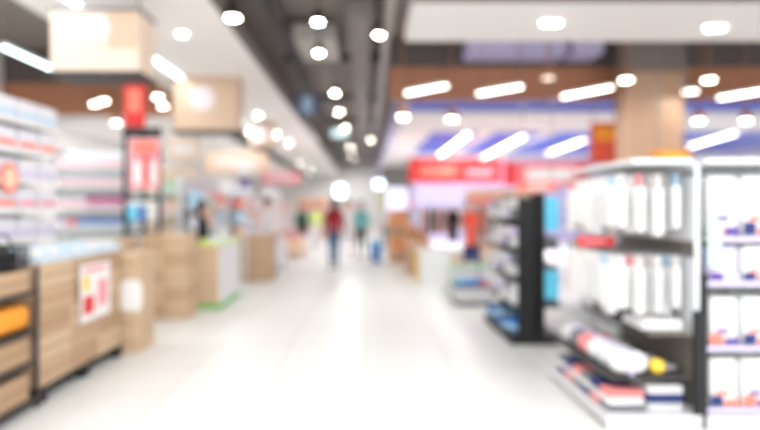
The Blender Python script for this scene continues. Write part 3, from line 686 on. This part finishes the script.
for k in range(9):
    c = scol[[0, 0, 3, 5, 4, 6, 2, 1, 2, 0, 0, 2][k]]
    for s_ in range(2): slipper(c[0], c[1], (X1 - .20, 4.19 + k * .112, .361), f'{c[2]} slipper on the dark shelf panel side, {ORD[k]} from the front', 'slippers on the dark shelf', math.pi / 2 + random.uniform(-.03, .03)) if s_ == 0 else None
bun = {}
for k in range(6):
    m, nm = [(CLOTHW, 'white'), (PGREY, 'pale grey'), (CLOTHW, 'white'), (mat('rose_cloth', (232, 140, 140), .85), 'rose'), (MGREY, 'mid grey'), (PGREY, 'pale grey')][k]
    if nm not in bun:
        q = MB(); q.box(-.125, .125, -.085, .085, 0, .15, m, .068, 4); q.box(-.02, .02, -.088, .088, -.0, .154, LILAC, .01); bun[nm] = q.mesh('cloth_bundle', True)
    o = bpy.data.objects.new('cloth_bundle', bun[nm]); COL.objects.link(o)
    put(o, (X1 - .465, 4.09 + k * .19, .362), f'{nm} rounded cloth bundle on the dark shelf, aisle side, {ORD[k]} from the front', 'cloth bundle', 'cloth bundles on the dark shelf')
gm = [MGREY, CLOTHW, mat('rose_cloth', (232, 140, 140), .85), PGREY, NAVY, CLOTHW]
gmn = ['grey', 'white', 'rose', 'pale grey', 'navy', 'white']
for k in range(6):
    for c in range(2):
        for q in range(3):
            j = (k * 2 + q + c * 3) % 6
            garment((X1 - (.49, .22)[c], 4.12 + k * .182, .101 + q * (.05, .062)[c]), gm[j], f'{gmn[j]} folded garment on near bottom deck, {ORD[k]} pile, {["aisle side", "panel side"][c]}, {["bottom", "middle", "top"][q]}', 'folded garments on the bottom deck', rz=-math.pi / 2, wx=.165, wy=.25, h=(.047, .058)[c])
tag(bag(.1, .1, .1, YEL).build('small_pack', None, True), 'small yellow pack on the dark slipper shelf', 'pack').location = (X1 - .27, 4.07, .361)
for k in range(6):
    q = [CLOTHW, PGREY, BLKF, CLOTHW, MGREY, CLOTHW][k]
    garment((X1 - .24, 4.11 + k * .185, .661), q, f'{["white","pale grey","black","white","grey","white"][k]} folded garment on the pale shelf under the hanging packs, {ORD[k]} from the front', 'folded garments under the hanging packs', rz=-math.pi / 2, wx=.17, wy=.28, h=.07)

# endcap facing the camera at the right frame edge
g2 = gondola('shelving_unit', 'white end shelving at the right frame edge with blue and red trimmed packs', 2.32, 3.5, 4.0, 4.5, 1.8, (.14, .56, 1.0, 1.3), SHELFW, SHELFW, '-Y', strip=LILAC)
MB().box(-.62, -.59, -.25, .25, 0, 1.05, BLACK).build('side_panel', g2); MB().box(-.6, .6, -.25, .25, 1.8, 1.84, SHELFW).build('canopy', g2)
MB().box(-.586, -.5, -.262, -.256, 1.1, 1.42, PGREEN, .002).build('shelf_talker', g2, label='pale green upright shelf talker')
def upack_fn(m, b1, b2, wx=.2, h=.3):
    def fn():
        t = thing('printed_pack', 'x', 'pack')
        MB().box(-wx / 2, wx / 2, -.07, .07, 0, h, m, .03, 3).build('pouch', t, True)
        MB().box(-wx / 2 + .004, -.01, -.073, -.0705, .01, .075, b1).box(.0, wx / 2 - .004, -.073, -.0705, .01, .05, b2).box(-.06, .03, -.073, -.0705, .08, .105, b2).build('printed_panel', t)
        return t
    return fn
up = [Proto(upack_fn(PWHITE, NAVY, SALMON)), Proto(upack_fn(PWHITE, SALMON, PURP)), Proto(upack_fn(LILAC, PURP, LBL))]
un = ['navy and salmon printed pack', 'salmon and purple printed pack', 'lilac pack']
for li, z in enumerate((.14, .56, 1.0, 1.3)):
    for k in range(5):
        q = (k + li) % 2 if li != 2 else [2, 0, 2, 1, 0][k]
        hscale = {.14: 1.1, .56: 1.1, 1.0: .8, 1.3: 1.4}[z]
        o = up[q]((2.45 + k * .225, 4.09, z + .001), f'{un[q]} in front, end shelving {LV[4][li]} shelf, {ORD[k]} from left', 'pack', 'printed packs on the end shelving')
        o.scale = (1, 1, hscale)
    for k in range(5):
        q = (k + li + 1) % 2
        o = up[q]((2.46 + k * .225, 4.25, z + .001), f'{un[q]} behind, end shelving {LV[4][li]} shelf, {ORD[k]} from left', 'pack', 'printed packs in the back rows of the end shelving')
        o.scale = (1, 1, hscale)

# a white back-to-back run beyond, seen over and between the near units
gondola('shelving_unit', 'white shelving behind the near shelving, top visible over it', 2.9, 3.4, 5.4, 8.8, 1.95, (.4, .8, 1.2, 1.6), SHELFW, SHELFW, '-X')
stock('-X', 3.1, 5.45, 8.75, (.4, .8, 1.2, 1.6), .3, .28, [(W2, 'white', PBLUE), (W2, 'white', PINK), (PEACH, 'peach', LBL), (W2, 'white', LILAC)], 'shelving behind the near shelving', 'boxes on the shelving behind the near one')

# black rack
t = thing('garment_rack', 'black open rack of folded garments standing beside the aisle', 'rack', (0, 0, 0))
bx0, bx1, by0, by1 = 1.6, 2.16, 6.46, 7.9
MB().box(bx0, bx1, by0, by1, 0, .1, BLACK, .01).build('base', t)
MB().box(bx1 - .28, bx1 - .25, by0, by1, .1, 1.64, BLACK).build('centre_panel', t)
MB().box(bx0 + .07, bx1 - .345, by0 - .012, by0 + .008, .1, 1.6, BLACK, .004).build('end_panel', t)
for y in (by0, by1 - .03): MB().box(bx1 - .34, bx1 - .19, y, y + .03, .1, 1.66, BLACK).build('upright', t)
for z in (.42, .74, 1.06, 1.38): 
    MB().box(bx0 + .05, bx1 - .28, by0 + .02, by1 - .02, z - .02, z, BLACK).build('shelf', t)
    MB().box(bx1 - .25, bx1 + .0, by0 + .02, by1 - .02, z - .02, z, BLACK).build('shelf', t)
for (z0, z1) in ((1.25, 1.62), (.5, .82)):
    MB().box(bx1 - .19, bx1 - .04, by0 - .008, by0 - .002, z0, z1, LBLUE, .002).build('end_sign', t, label='light blue end sign')
gx = [(CLOTHW, 'white'), (PGREY, 'pale grey'), (CLOTHW, 'white'), (MGREY, 'grey'), (LILAC, 'lilac')]
for li, z in enumerate((.42, .74, 1.06, 1.38)):
    for k in range(5):
        for q in range(2):
            m, nm = gx[(li + k + q * 2) % 5]
            garment((bx0 + .16, by0 + .17 + k * .27, z + .001 + q * .115), m, f'{nm} folded garment on black rack, {LV[4][li]} shelf, {ORD[k]} pile, {["lower", "upper"][q]}', 'folded garments on the black rack', rz=-math.pi / 2, wx=.24, wy=.23, h=.11)
for li, z in enumerate((.42, .74, 1.06, 1.38)):
    for k in range(5):
        garment((bx1 - .12, by0 + .17 + k * .27, z + .001), BLKF if k % 2 else MGREY, f'{"black" if k % 2 else "grey"} folded garment on black rack inner side, {LV[4][li]} shelf, {ORD[k]} pile', 'folded garments on the inner side of the black rack', rz=math.pi / 2, wx=.23, wy=.22, h=.12)
for k in range(5):
    for q in range(3):
        m, nm = [(DENIM, 'denim blue'), (PBLUE, 'pale blue'), (BLUE, 'bright blue')][(k + q) % 3]
        garment((bx0 + .145, by0 + .17 + k * .27, .101 + q * .052), m, f'{nm} folded garment on the black rack foot, {ORD[k]} pile, {["bottom", "middle", "top"][q]}', 'blue folded garments on the foot of the black rack', rz=-math.pi / 2, wx=.23, wy=.26, h=.05)

# basket, pale green table, clothes rail, white and yellow bins
t = thing('low_basket', 'low black rimmed basket of coloured packs on the floor by the aisle', 'basket', (1.68, 9.35, 0))
MB().box(-.28, .28, -.3, .3, 0, .02, BLACK).box(-.28, -.27, -.3, .3, .02, .3, PGREY).box(.27, .28, -.3, .3, .02, .3, PGREY).box(-.27, .27, -.3, -.29, .02, .3, PGREY).box(-.27, .27, .29, .3, .02, .3, PGREY).build('basket_body', t)
MB().box(-.29, .29, -.31, -.29, .28, .31, BLACK).box(-.29, .29, .29, .31, .28, .31, BLACK).box(-.29, -.27, -.29, .29, .28, .31, BLACK).box(.27, .29, -.29, .29, .28, .31, BLACK).box(-.286, .286, -.306, .306, .0, .05, BLACK).build('rim', t)
for i in range(3):
    for j in range(3):
        m, nm = [(BLUE, 'blue'), (RED, 'red'), (LBLUE, 'light blue'), (BLUE, 'blue'), (TEAL, 'teal')][(i * 3 + j * 2) % 5]
        tag(bag(.16, .17, .34, m).build('soft_pack', None, True), f'{nm} pack in the low basket, {["left", "middle", "right"][i]} {["front", "middle", "back"][j]}', 'pack', 'packs in the low basket').location = (1.68 - .175 + i * .175, 9.35 - .19 + j * .19, .022)
table('pale green topped low table behind the low basket', 1.45, 2.35, 10.0, 10.9, .52, PGREEN, pm=SHELFW)
for i in range(2):
    for q in range(4): garment((1.65 + i * .45, 10.3, .521 + q * .06), CLOTHW if (i + q) % 2 else PEACH, f'{"white" if (i + q) % 2 else "peach"} folded garment on the pale green table, {["left", "right"][i]} pile, {ORD[q]} from bottom', 'folded garments on the pale green table', wx=.34, h=.055)
t = thing('clothes_rail', 'chrome clothes rail holding the black and red shirts', 'clothes rail', (1.62, 9.86, 0))
MB().tube([(-.2, 0, .02), (.3, 0, .02)], .015, GREY).build('foot', t); 
MB().tube([(.29, 0, .02), (.29, 0, 1.52)], .014, GREY).build('pole', t); MB().tube([(.29, 0, 1.52), (-.2, 0, 1.52)], .012, GREY).build('rail', t)
def shirt(label, cat, m, loc, wd=.24, ht=.5, group=None):
    t = thing('hanging_shirt', label, cat, loc, 0, group); h = wd / 2
    o = [(-h * .75, -ht), (h * .75, -ht), (h * .72, -ht * .35), (h * 1.15, -ht * .38), (h * 1.35, -ht * .3), (h * .75, -.01), (h * .25, .02), (0, -.015), (-h * .25, .02), (-h * .75, -.01), (-h * 1.35, -ht * .3), (-h * 1.15, -ht * .38), (-h * .72, -ht * .35)]
    MB().prism(o, m, 'XZ', -.02, .02).build('shirt_cloth', t)
    MB().tube([(-h * .7, 0, -.0), (0, 0, .035), (h * .7, 0, 0)], .004, GREY, 6).tube([(0, 0, .035), (0, 0, .07)], .003, GREY, 6).build('hanger', t)
    return t
shirt('black shirt hanging left of the red shirt', 'shirt', BLKF, (1.465, 9.83, 1.44), .2, .5)
shirt('salmon red shirt hanging on the rail end', 'shirt', mat('salmon_red_fabric', (236, 92, 70), .85, noise=.08, scale=20), (1.76, 9.80, 1.44), .22, .56)
tag(MB().prism([(-.12, 0), (.12, 0), (.13, -.26), (.02, -.27), (0, -.08), (-.02, -.27), (-.13, -.26)], NAVY, 'XZ', -.02, .02).box(-.121, .121, -.022, .022, -.03, 0, BLKF).build('hanging_shorts'), 'navy shorts hanging beneath the salmon red shirt', 'shorts').location = (1.76, 9.80, .87)
bin_('display_bin', 'white bin with a yellow side beside the aisle', 1.1, 1.95, 11.75, 12.5, .66, SHELFW, PWHITE, SHELFW)
tag(MB().box(-.01, .01, -.36, .36, 0, .62, mat('soft_yellow', (240, 206, 118), .6), .003).build('yellow_board'), 'yellow board leaning at the aisle side of the white bin', 'board').location = (1.07, 12.12, 0)
for i in range(4):
    for j in range(3): bb[(i + j) % 2]((1.25 + i * .185, 11.9 + j * .225, .47), f'{["peach", "white"][(i + j) % 2]} pack in the white bin, {ORD[i]} from the aisle, {["front", "middle", "back"][j]}', 'pack', 'packs in the white bin')
bin_('display_bin', 'brown card bin beyond the white bin', .98, 1.5, 13.3, 14.2, .7, KRAFT[0], KRAFT[0], PEACH)
# clothes racks and shelving in the right middle ground
def long_rail(label, x, y, n, pal, where):
    t = thing('clothes_rail', label, 'clothes rail', (x, y, 0)); L = n * .09 + .2
    for s in (0, L): MB().tube([(s, 0, 0.02), (s, 0, 1.55)], .015, GREY).tube([(s, -.22, .02), (s, .22, .02)], .015, GREY).build('stand', t)
    MB().tube([(0, 0, 1.55), (L, 0, 1.55)], .013, GREY).build('rail', t)
    mp = {}
    for k in range(n):
        m, nm = pal[k % len(pal)]
        if m.name not in mp:
            def f(m=m):
                t2 = thing('hanging_shirt', 'x', 'shirt'); o = [(-.2, -.6), (.2, -.6), (.19, -.22), (.3, -.3), (.34, -.22), (.2, -.02), (.06, .02), (-.06, .02), (-.2, -.02), (-.34, -.22), (-.3, -.3), (-.19, -.22)]
                MB().prism(o, m, 'YZ', -.02, .02).build('shirt_cloth', t2); MB().tube([(0, -.16, 0), (0, 0, .03), (0, .16, 0)], .004, GREY, 6).tube([(0, 0, .03), (0, 0, .07)], .003, GREY, 6).build('hanger', t2)
                return t2
            mp[m.name] = Proto(f)
        mp[m.name]((x + .12 + k * .09, y, 1.467), f'{nm} shirt on the {where}, {ORD[k]} from the left', 'shirt', f'shirts on the {where}')
FAB = [(CLOTHW, 'white'), (mat('rose_fabric', (226, 150, 150), .85), 'rose'), (CLOTHW, 'white'), (BLKF, 'black'), (PGREY, 'pale grey'), (mat('rust_fabric', (190, 110, 90), .85), 'rust')]
long_rail('clothes rail behind the white bin', 1.25, 14.8, 11, FAB, 'rail behind the white bin')
long_rail('clothes rail behind the black rack', 2.4, 12.6, 12, FAB[::-1], 'rail behind the black rack')
long_rail('clothes rail farthest back under the red sign', 1.7, 17.5, 13, FAB[1:] , 'farthest rail under the red sign')
gondola('shelving_unit', 'white shelving right of the clothes rails', 3.9, 5.9, 9.6, 10.1, 2.0, (.3, .7, 1.1, 1.5), SHELFW, SHELFW, '-Y')
stock('-Y', 9.82, 3.95, 5.85, (.7, 1.1, 1.5), .24, .3, PAST, 'shelving before the tan column', 'boxes on the shelving before the column')
gondola('shelving_unit', 'pale shelving in the middle under the red sign', 2.6, 4.6, 15.0, 15.5, 2.0, (.3, .7, 1.1, 1.5), SHELFW, SHELFW, '-Y', backm=PEACH)
stock('-Y', 15.2, 2.65, 4.55, (.7, 1.1, 1.5), .24, .3, PAST, 'shelving under the red sign', 'boxes on the shelving under the red sign')
gondola('shelving_unit', 'white shelving at right behind the end shelving', 6.3, 8.8, 9.0, 9.5, 1.9, (.3, .7, 1.1, 1.5), SHELFW, SHELFW, '-Y')
stock('-Y', 9.22, 6.35, 8.75, (1.1, 1.5), .24, .3, PAST, 'shelving behind the end shelving', 'boxes on the shelving behind the end unit')

# red signs
def sign_box(label, px0, px1, py0, py1, d, m, dec, top, name='overhead_sign'):
    x0, x1 = floorpt(px0, d), floorpt(px1, d); z1, z0 = EYE - (py0 - VY) * d / F, EYE - (py1 - VY) * d / F; a = (x1 - x0) / 2; h = z1 - z0
    t = thing(name, label, 'overhead sign', ((x0 + x1) / 2, d, z0))
    MB().box(-a, a, 0, .15, 0, h, m, .02).build('sign_box', t)
    dc = MB()
    for (u0, u1, v0, v1, mm) in dec: dc.box(-a + u0 * 2 * a, -a + u1 * 2 * a, -.006, 0, v0 * h, v1 * h, mm)
    dc.build('sign_print', t)
    r = MB()
    for u in (-.8, .8): r.tube([(u * a, .07, h), (u * a, .07, top - z0)], .01, GREY, 6)
    r.build('hanging_rod', t)
sign_box('long red overhead sign at the aisle end of the blue hall', 409, 502, 158, 183, 20, RED, [(.1, .5, .35, .6, SALMON), (.62, .9, .3, .55, PINK)], 3.73)
sign_box('pink and red overhead sign left of the tan column', 505, 590, 162, 186, 17, mat('pink_sign', (238, 120, 130), .6), [(.0, .12, 0, 1, RED), (.25, .8, .2, .75, LBL), (.88, 1, 0, 1, RED)], 3.73)
sign_box('orange red hanging banner beside the tan column', 592, 619, 122, 163, 12.3, mat('orange_red_banner', (214, 84, 60), .6), [(.1, .9, .55, .9, ORANGE)], 3.73, 'hanging_banner')
sign_box('orange header sign right of the tan column over the shelves', 655, 692, 150, 162, 9.3, ORANGE, [(.2, .8, .3, .7, YEL)], 5.0)
sign_box('small red header sign over the clothes rails', 520, 556, 183, 192, 10.8, SALMON, [(.2, .8, .3, .7, LBL)], 5.0)

# screen kiosk and boxes by the aisle end
t = thing('screen_kiosk', 'kiosk with a bright lilac screen and yellow green edge', 'kiosk', (floorpt(397, 17), 17, 0))
MB().box(-.2, .2, 0, .3, 0, .9, SHELFW, .02).build('cabinet', t); MB().box(-.36, .36, .05, .15, 1.42, 2.12, BLACK, .01).build('screen_frame', t)
MB().box(-.33, .33, .04, .05, 1.45, 2.09, E_SCR).build('screen', t); MB().box(-.46, -.37, .05, .12, 1.5, 2.0, mat('yellow_green_edge', (200, 216, 60), .5)).build('side_board', t); MB().box(-.05, .05, .08, .14, .9, 1.42, GREY).build('stem', t)
c7 = [Proto(carton_fn(.5, .45, .34, KRAFT[0], '-Y')), Proto(carton_fn(.5, .45, .34, mat('orange_board', (226, 156, 106), .7), '-Y'))]
for c in range(2):
    for r in range(4 - c): c7[(r + c) % 2]((floorpt(398, 16) + c * .52, 16.2 - c * .6, r * .345), f'{"brown" if (r + c) % 2 == 0 else "orange"} carton in the far aisle stack, {["left", "right"][c]} column, {ORD[r]} from the floor', 'carton', 'cartons in the far aisle stack')
t = thing('blue_drum', 'small blue bin standing near the people at the aisle end', 'bin', (floorpt(376, 16.5), 16.5, 0))
MB().lathe((0, 0, 0), [(.14, 0), (.17, .52)], BLUE, 24).build('bin_body', t, True); MB().lathe((0, 0, .52), [(.185, 0), (.18, .05), (.1, .08)], LBLUE, 24).build('lid', t, True)
# far back wall shelving and kiosks so the aisle ends in shop furniture
for k, (x, y, m, nm) in enumerate(((-2.6, 30, PEACH, 'peach'), (2.2, 31, PINK, 'rose'), (-1.2, 40, SHELFW, 'white'))):
    gondola('shelving_unit', f'{nm} shelving far away at the aisle end', x - .9, x + .9, y, y + .5, 2.0, (.4, .9, 1.4), m, m, '-Y', backm=m)
    stock('-Y', y + .2, x - .85, x + .85, (.4, .9, 1.4), .34, .36, PAST, f'{nm} shelving at the aisle end', f'boxes on the {nm} shelving at the aisle end', depth=.3)

# ------------------------------------------------------------------ people
def skin_obj(name, verts, edges, m, parent, sub=2):
    """verts: (x, y, z, rx, ry)"""
    me = bpy.data.meshes.new(name); me.from_pydata([v[:3] for v in verts], edges, []); me.materials.append(m)
    o = bpy.data.objects.new(name, me); COL.objects.link(o); o.parent = parent
    md = o.modifiers.new('skin', 'SKIN'); md.use_smooth_shade = True
    sv = me.skin_vertices[0].data
    for i, v in enumerate(verts): sv[i].radius = (v[3], v[4]); sv[i].use_root = (i == 0)
    s = o.modifiers.new('sub', 'SUBSURF'); s.levels = sub; s.render_levels = sub
    return o
def person(label, loc, rz, H, top, bottom, sleeve=True, stride=.0, hair_long=False, shoe=BLACK, arm=0.0, skirt=False, bag_m=None):
    t = thing('person', label, 'person', loc, rz); s = H / 1.7; t.scale = (s, s, s)
    V = []; E = []
    def v(*a, p=None):
        V.append(a); i = len(V) - 1
        if p is not None: E.append((p, i))
        return i
    pel = v(0, 0, .94, .105, .075); w_ = v(0, 0, 1.08, .095, .07, p=pel); ch = v(0, 0, 1.27, .115, .08, p=w_); nb = v(0, .0, 1.41, .075, .065, p=ch)
    nk = v(0, -.0, 1.48, .047, .05, p=nb); h1 = v(0, -.012, 1.55, .062, .075, p=nk); h2 = v(0, -.01, 1.61, .074, .092, p=h1); h3 = v(0, 0, 1.665, .055, .07, p=h2)
    v(0, -.118, 1.588, .010, .012, p=h1)
    hands = []
    for sd in (-1, 1):
        sh = v(sd * .16, 0, 1.375, .044, .044, p=nb); el = v(sd * .225, .02 + sd * arm * .4, 1.11, .034, .034, p=sh); wr = v(sd * .235, -.03 + sd * arm, .88, .024, .022, p=el)
        pm = v(sd * .236, -.04 + sd * arm, .81, .018, .034, p=wr)
        for j, (dy, L) in enumerate(((-.03, .065), (-.011, .078), (.009, .072), (.028, .055))):
            k1 = v(sd * .236, -.04 + sd * arm + dy, .765, .008, .008, p=pm); v(sd * .226, -.045 + sd * arm + dy, .765 - L, .0065, .0065, p=k1)
        th = v(sd * .22, -.075 + sd * arm, .80, .009, .009, p=pm); v(sd * .215, -.09 + sd * arm, .765, .008, .008, p=th)
    legs = []
    for sd in (-1, 1):
        st = sd * stride
        hp = v(sd * .085, 0, .86, .068, .072, p=pel); kn = v(sd * .09, st * .55 - .01, .49, .052, .055, p=hp); an = v(sd * .09, st + .01, .09, .034, .038, p=kn); v(sd * .1, st - .1, .035, .034, .026, p=an)
        legs.append((sd, st))
    skin_obj('body', V, E, SKIN, t)
    # shirt
    V = []; E = []
    a0 = v(0, 0, .85, .15, .125); ab = v(0, 0, .95, .155, .125, p=a0); a1 = v(0, 0, 1.08, .14, .11, p=ab); a2 = v(0, 0, 1.27, .165, .125, p=a1); a3 = v(0, 0, 1.405, .088, .078, p=a2); v(0, 0, 1.445, .06, .06, p=a3)
    for sd in (-1, 1):
        sh = v(sd * .165, 0, 1.365, .072, .075, p=a3); el = v(sd * .225, .02 + sd * arm * .4, 1.11, .052, .052, p=sh)
        if sleeve: v(sd * .235, -.026 + sd * arm * .95, .9, .036, .036, p=el)
    skin_obj('shirt', V, E, top, t)
    V = []; E = []
    if skirt:
        MB().lathe((0, 0, 0), [(.15, 1.0), (.17, .85), (.22, .5), (.21, .49)], bottom, 24).build('skirt', t, True)
    else:
        a0 = v(0, 0, 1.03, .125, .1); a1 = v(0, 0, .9, .14, .108, p=a0)
        for sd, st in legs:
            hp = v(sd * .085, 0, .84, .092, .098, p=a1); kn = v(sd * .09, st * .55 - .01, .49, .066, .07, p=hp); v(sd * .09, st * .97 + .005, .12, .056, .06, p=kn)
        skin_obj('trousers', V, E, bottom, t)
    for sd, st in legs:
        b = MB(); b.box(-.045, .045, -.17, .09, 0, .02, shoe, .008); b.box(-.043, .043, -.165, .085, .018, .075, shoe, .03, 3); b.box(-.04, .04, -.02, .085, .05, .115, shoe, .025, 3)
        o = b.build('shoe', t, True); o.location = (sd * .095, st, 0)
    hb_ = MB(); hb_.sphere((0, .022, 1.645), .103, HAIR, (.92, 1.02, .95), 18, 12)
    if hair_long: hb_.box(-.085, .085, .02, .1, 1.38, 1.66, HAIR, .04, 3)
    hb_.build('hair', t, True)
    for sd in (-1, 1):
        MB().sphere((sd * .031, -.098, 1.612), .010, EYE_M, u=8, v=6).build('eye', t, True)
        MB().sphere((sd * .083, -.002, 1.595), .024, SKIN, (.4, .7, 1.2), 8, 6).build('ear', t, True)
    MB().box(-.022, .022, -.099, -.092, 1.553, 1.561, mat('lips', (178, 96, 92), .5), .003).build('mouth', t)
    if bag_m:
        t2 = thing('shoulder_bag', label.split(',')[0][:0] + 'small bag carried by the person in teal', 'bag', (0, 0, 0))
    return t
person('person in maroon long sleeved top and blue jeans walking up the aisle', (floorpt(334, 14.6), 14.6, 0), math.pi + .2, 1.72, MAROON, DENIM, stride=.14, arm=.08, hair_long=True)
person('person in dark green top and black skirt on the left of the aisle end', (floorpt(302, 20), 20, 0), .6, 1.62, DKGREEN, BLKF, hair_long=True, skirt=True)
person('person in teal top and black trousers right of the one in maroon', (floorpt(361, 17.6), 17.6, 0), -.4, 1.68, TEALF, BLKF, stride=.1, hair_long=True)
person('person all in white walking behind the one in maroon', (floorpt(348, 19.5), 19.5, 0), .1, 1.75, CLOTHW, CLOTHW, stride=.12)
person('person in white top standing beside the brown bin', (floorpt(268, 13.6), 13.6, 0), 1.2, 1.72, CLOTHW, PGREY)
person('person in black top behind the green footed bin', (floorpt(203, 10.4), 10.4, 0), 1.9, 1.6, BLKF, BLKF, hair_long=True)
person('person in white top and grey trousers behind the small blue bin', (floorpt(388, 18.8), 18.8, 0), .3, 1.7, CLOTHW, MGREY, sleeve=False)
person('person in lime top far left at the aisle end', (floorpt(316, 23), 23, 0), .3, 1.6, LIME, PWHITE)
person('person in rose top far away under the lit panel', (floorpt(351, 27), 27, 0), .2, 1.7, PINK, NAVY)
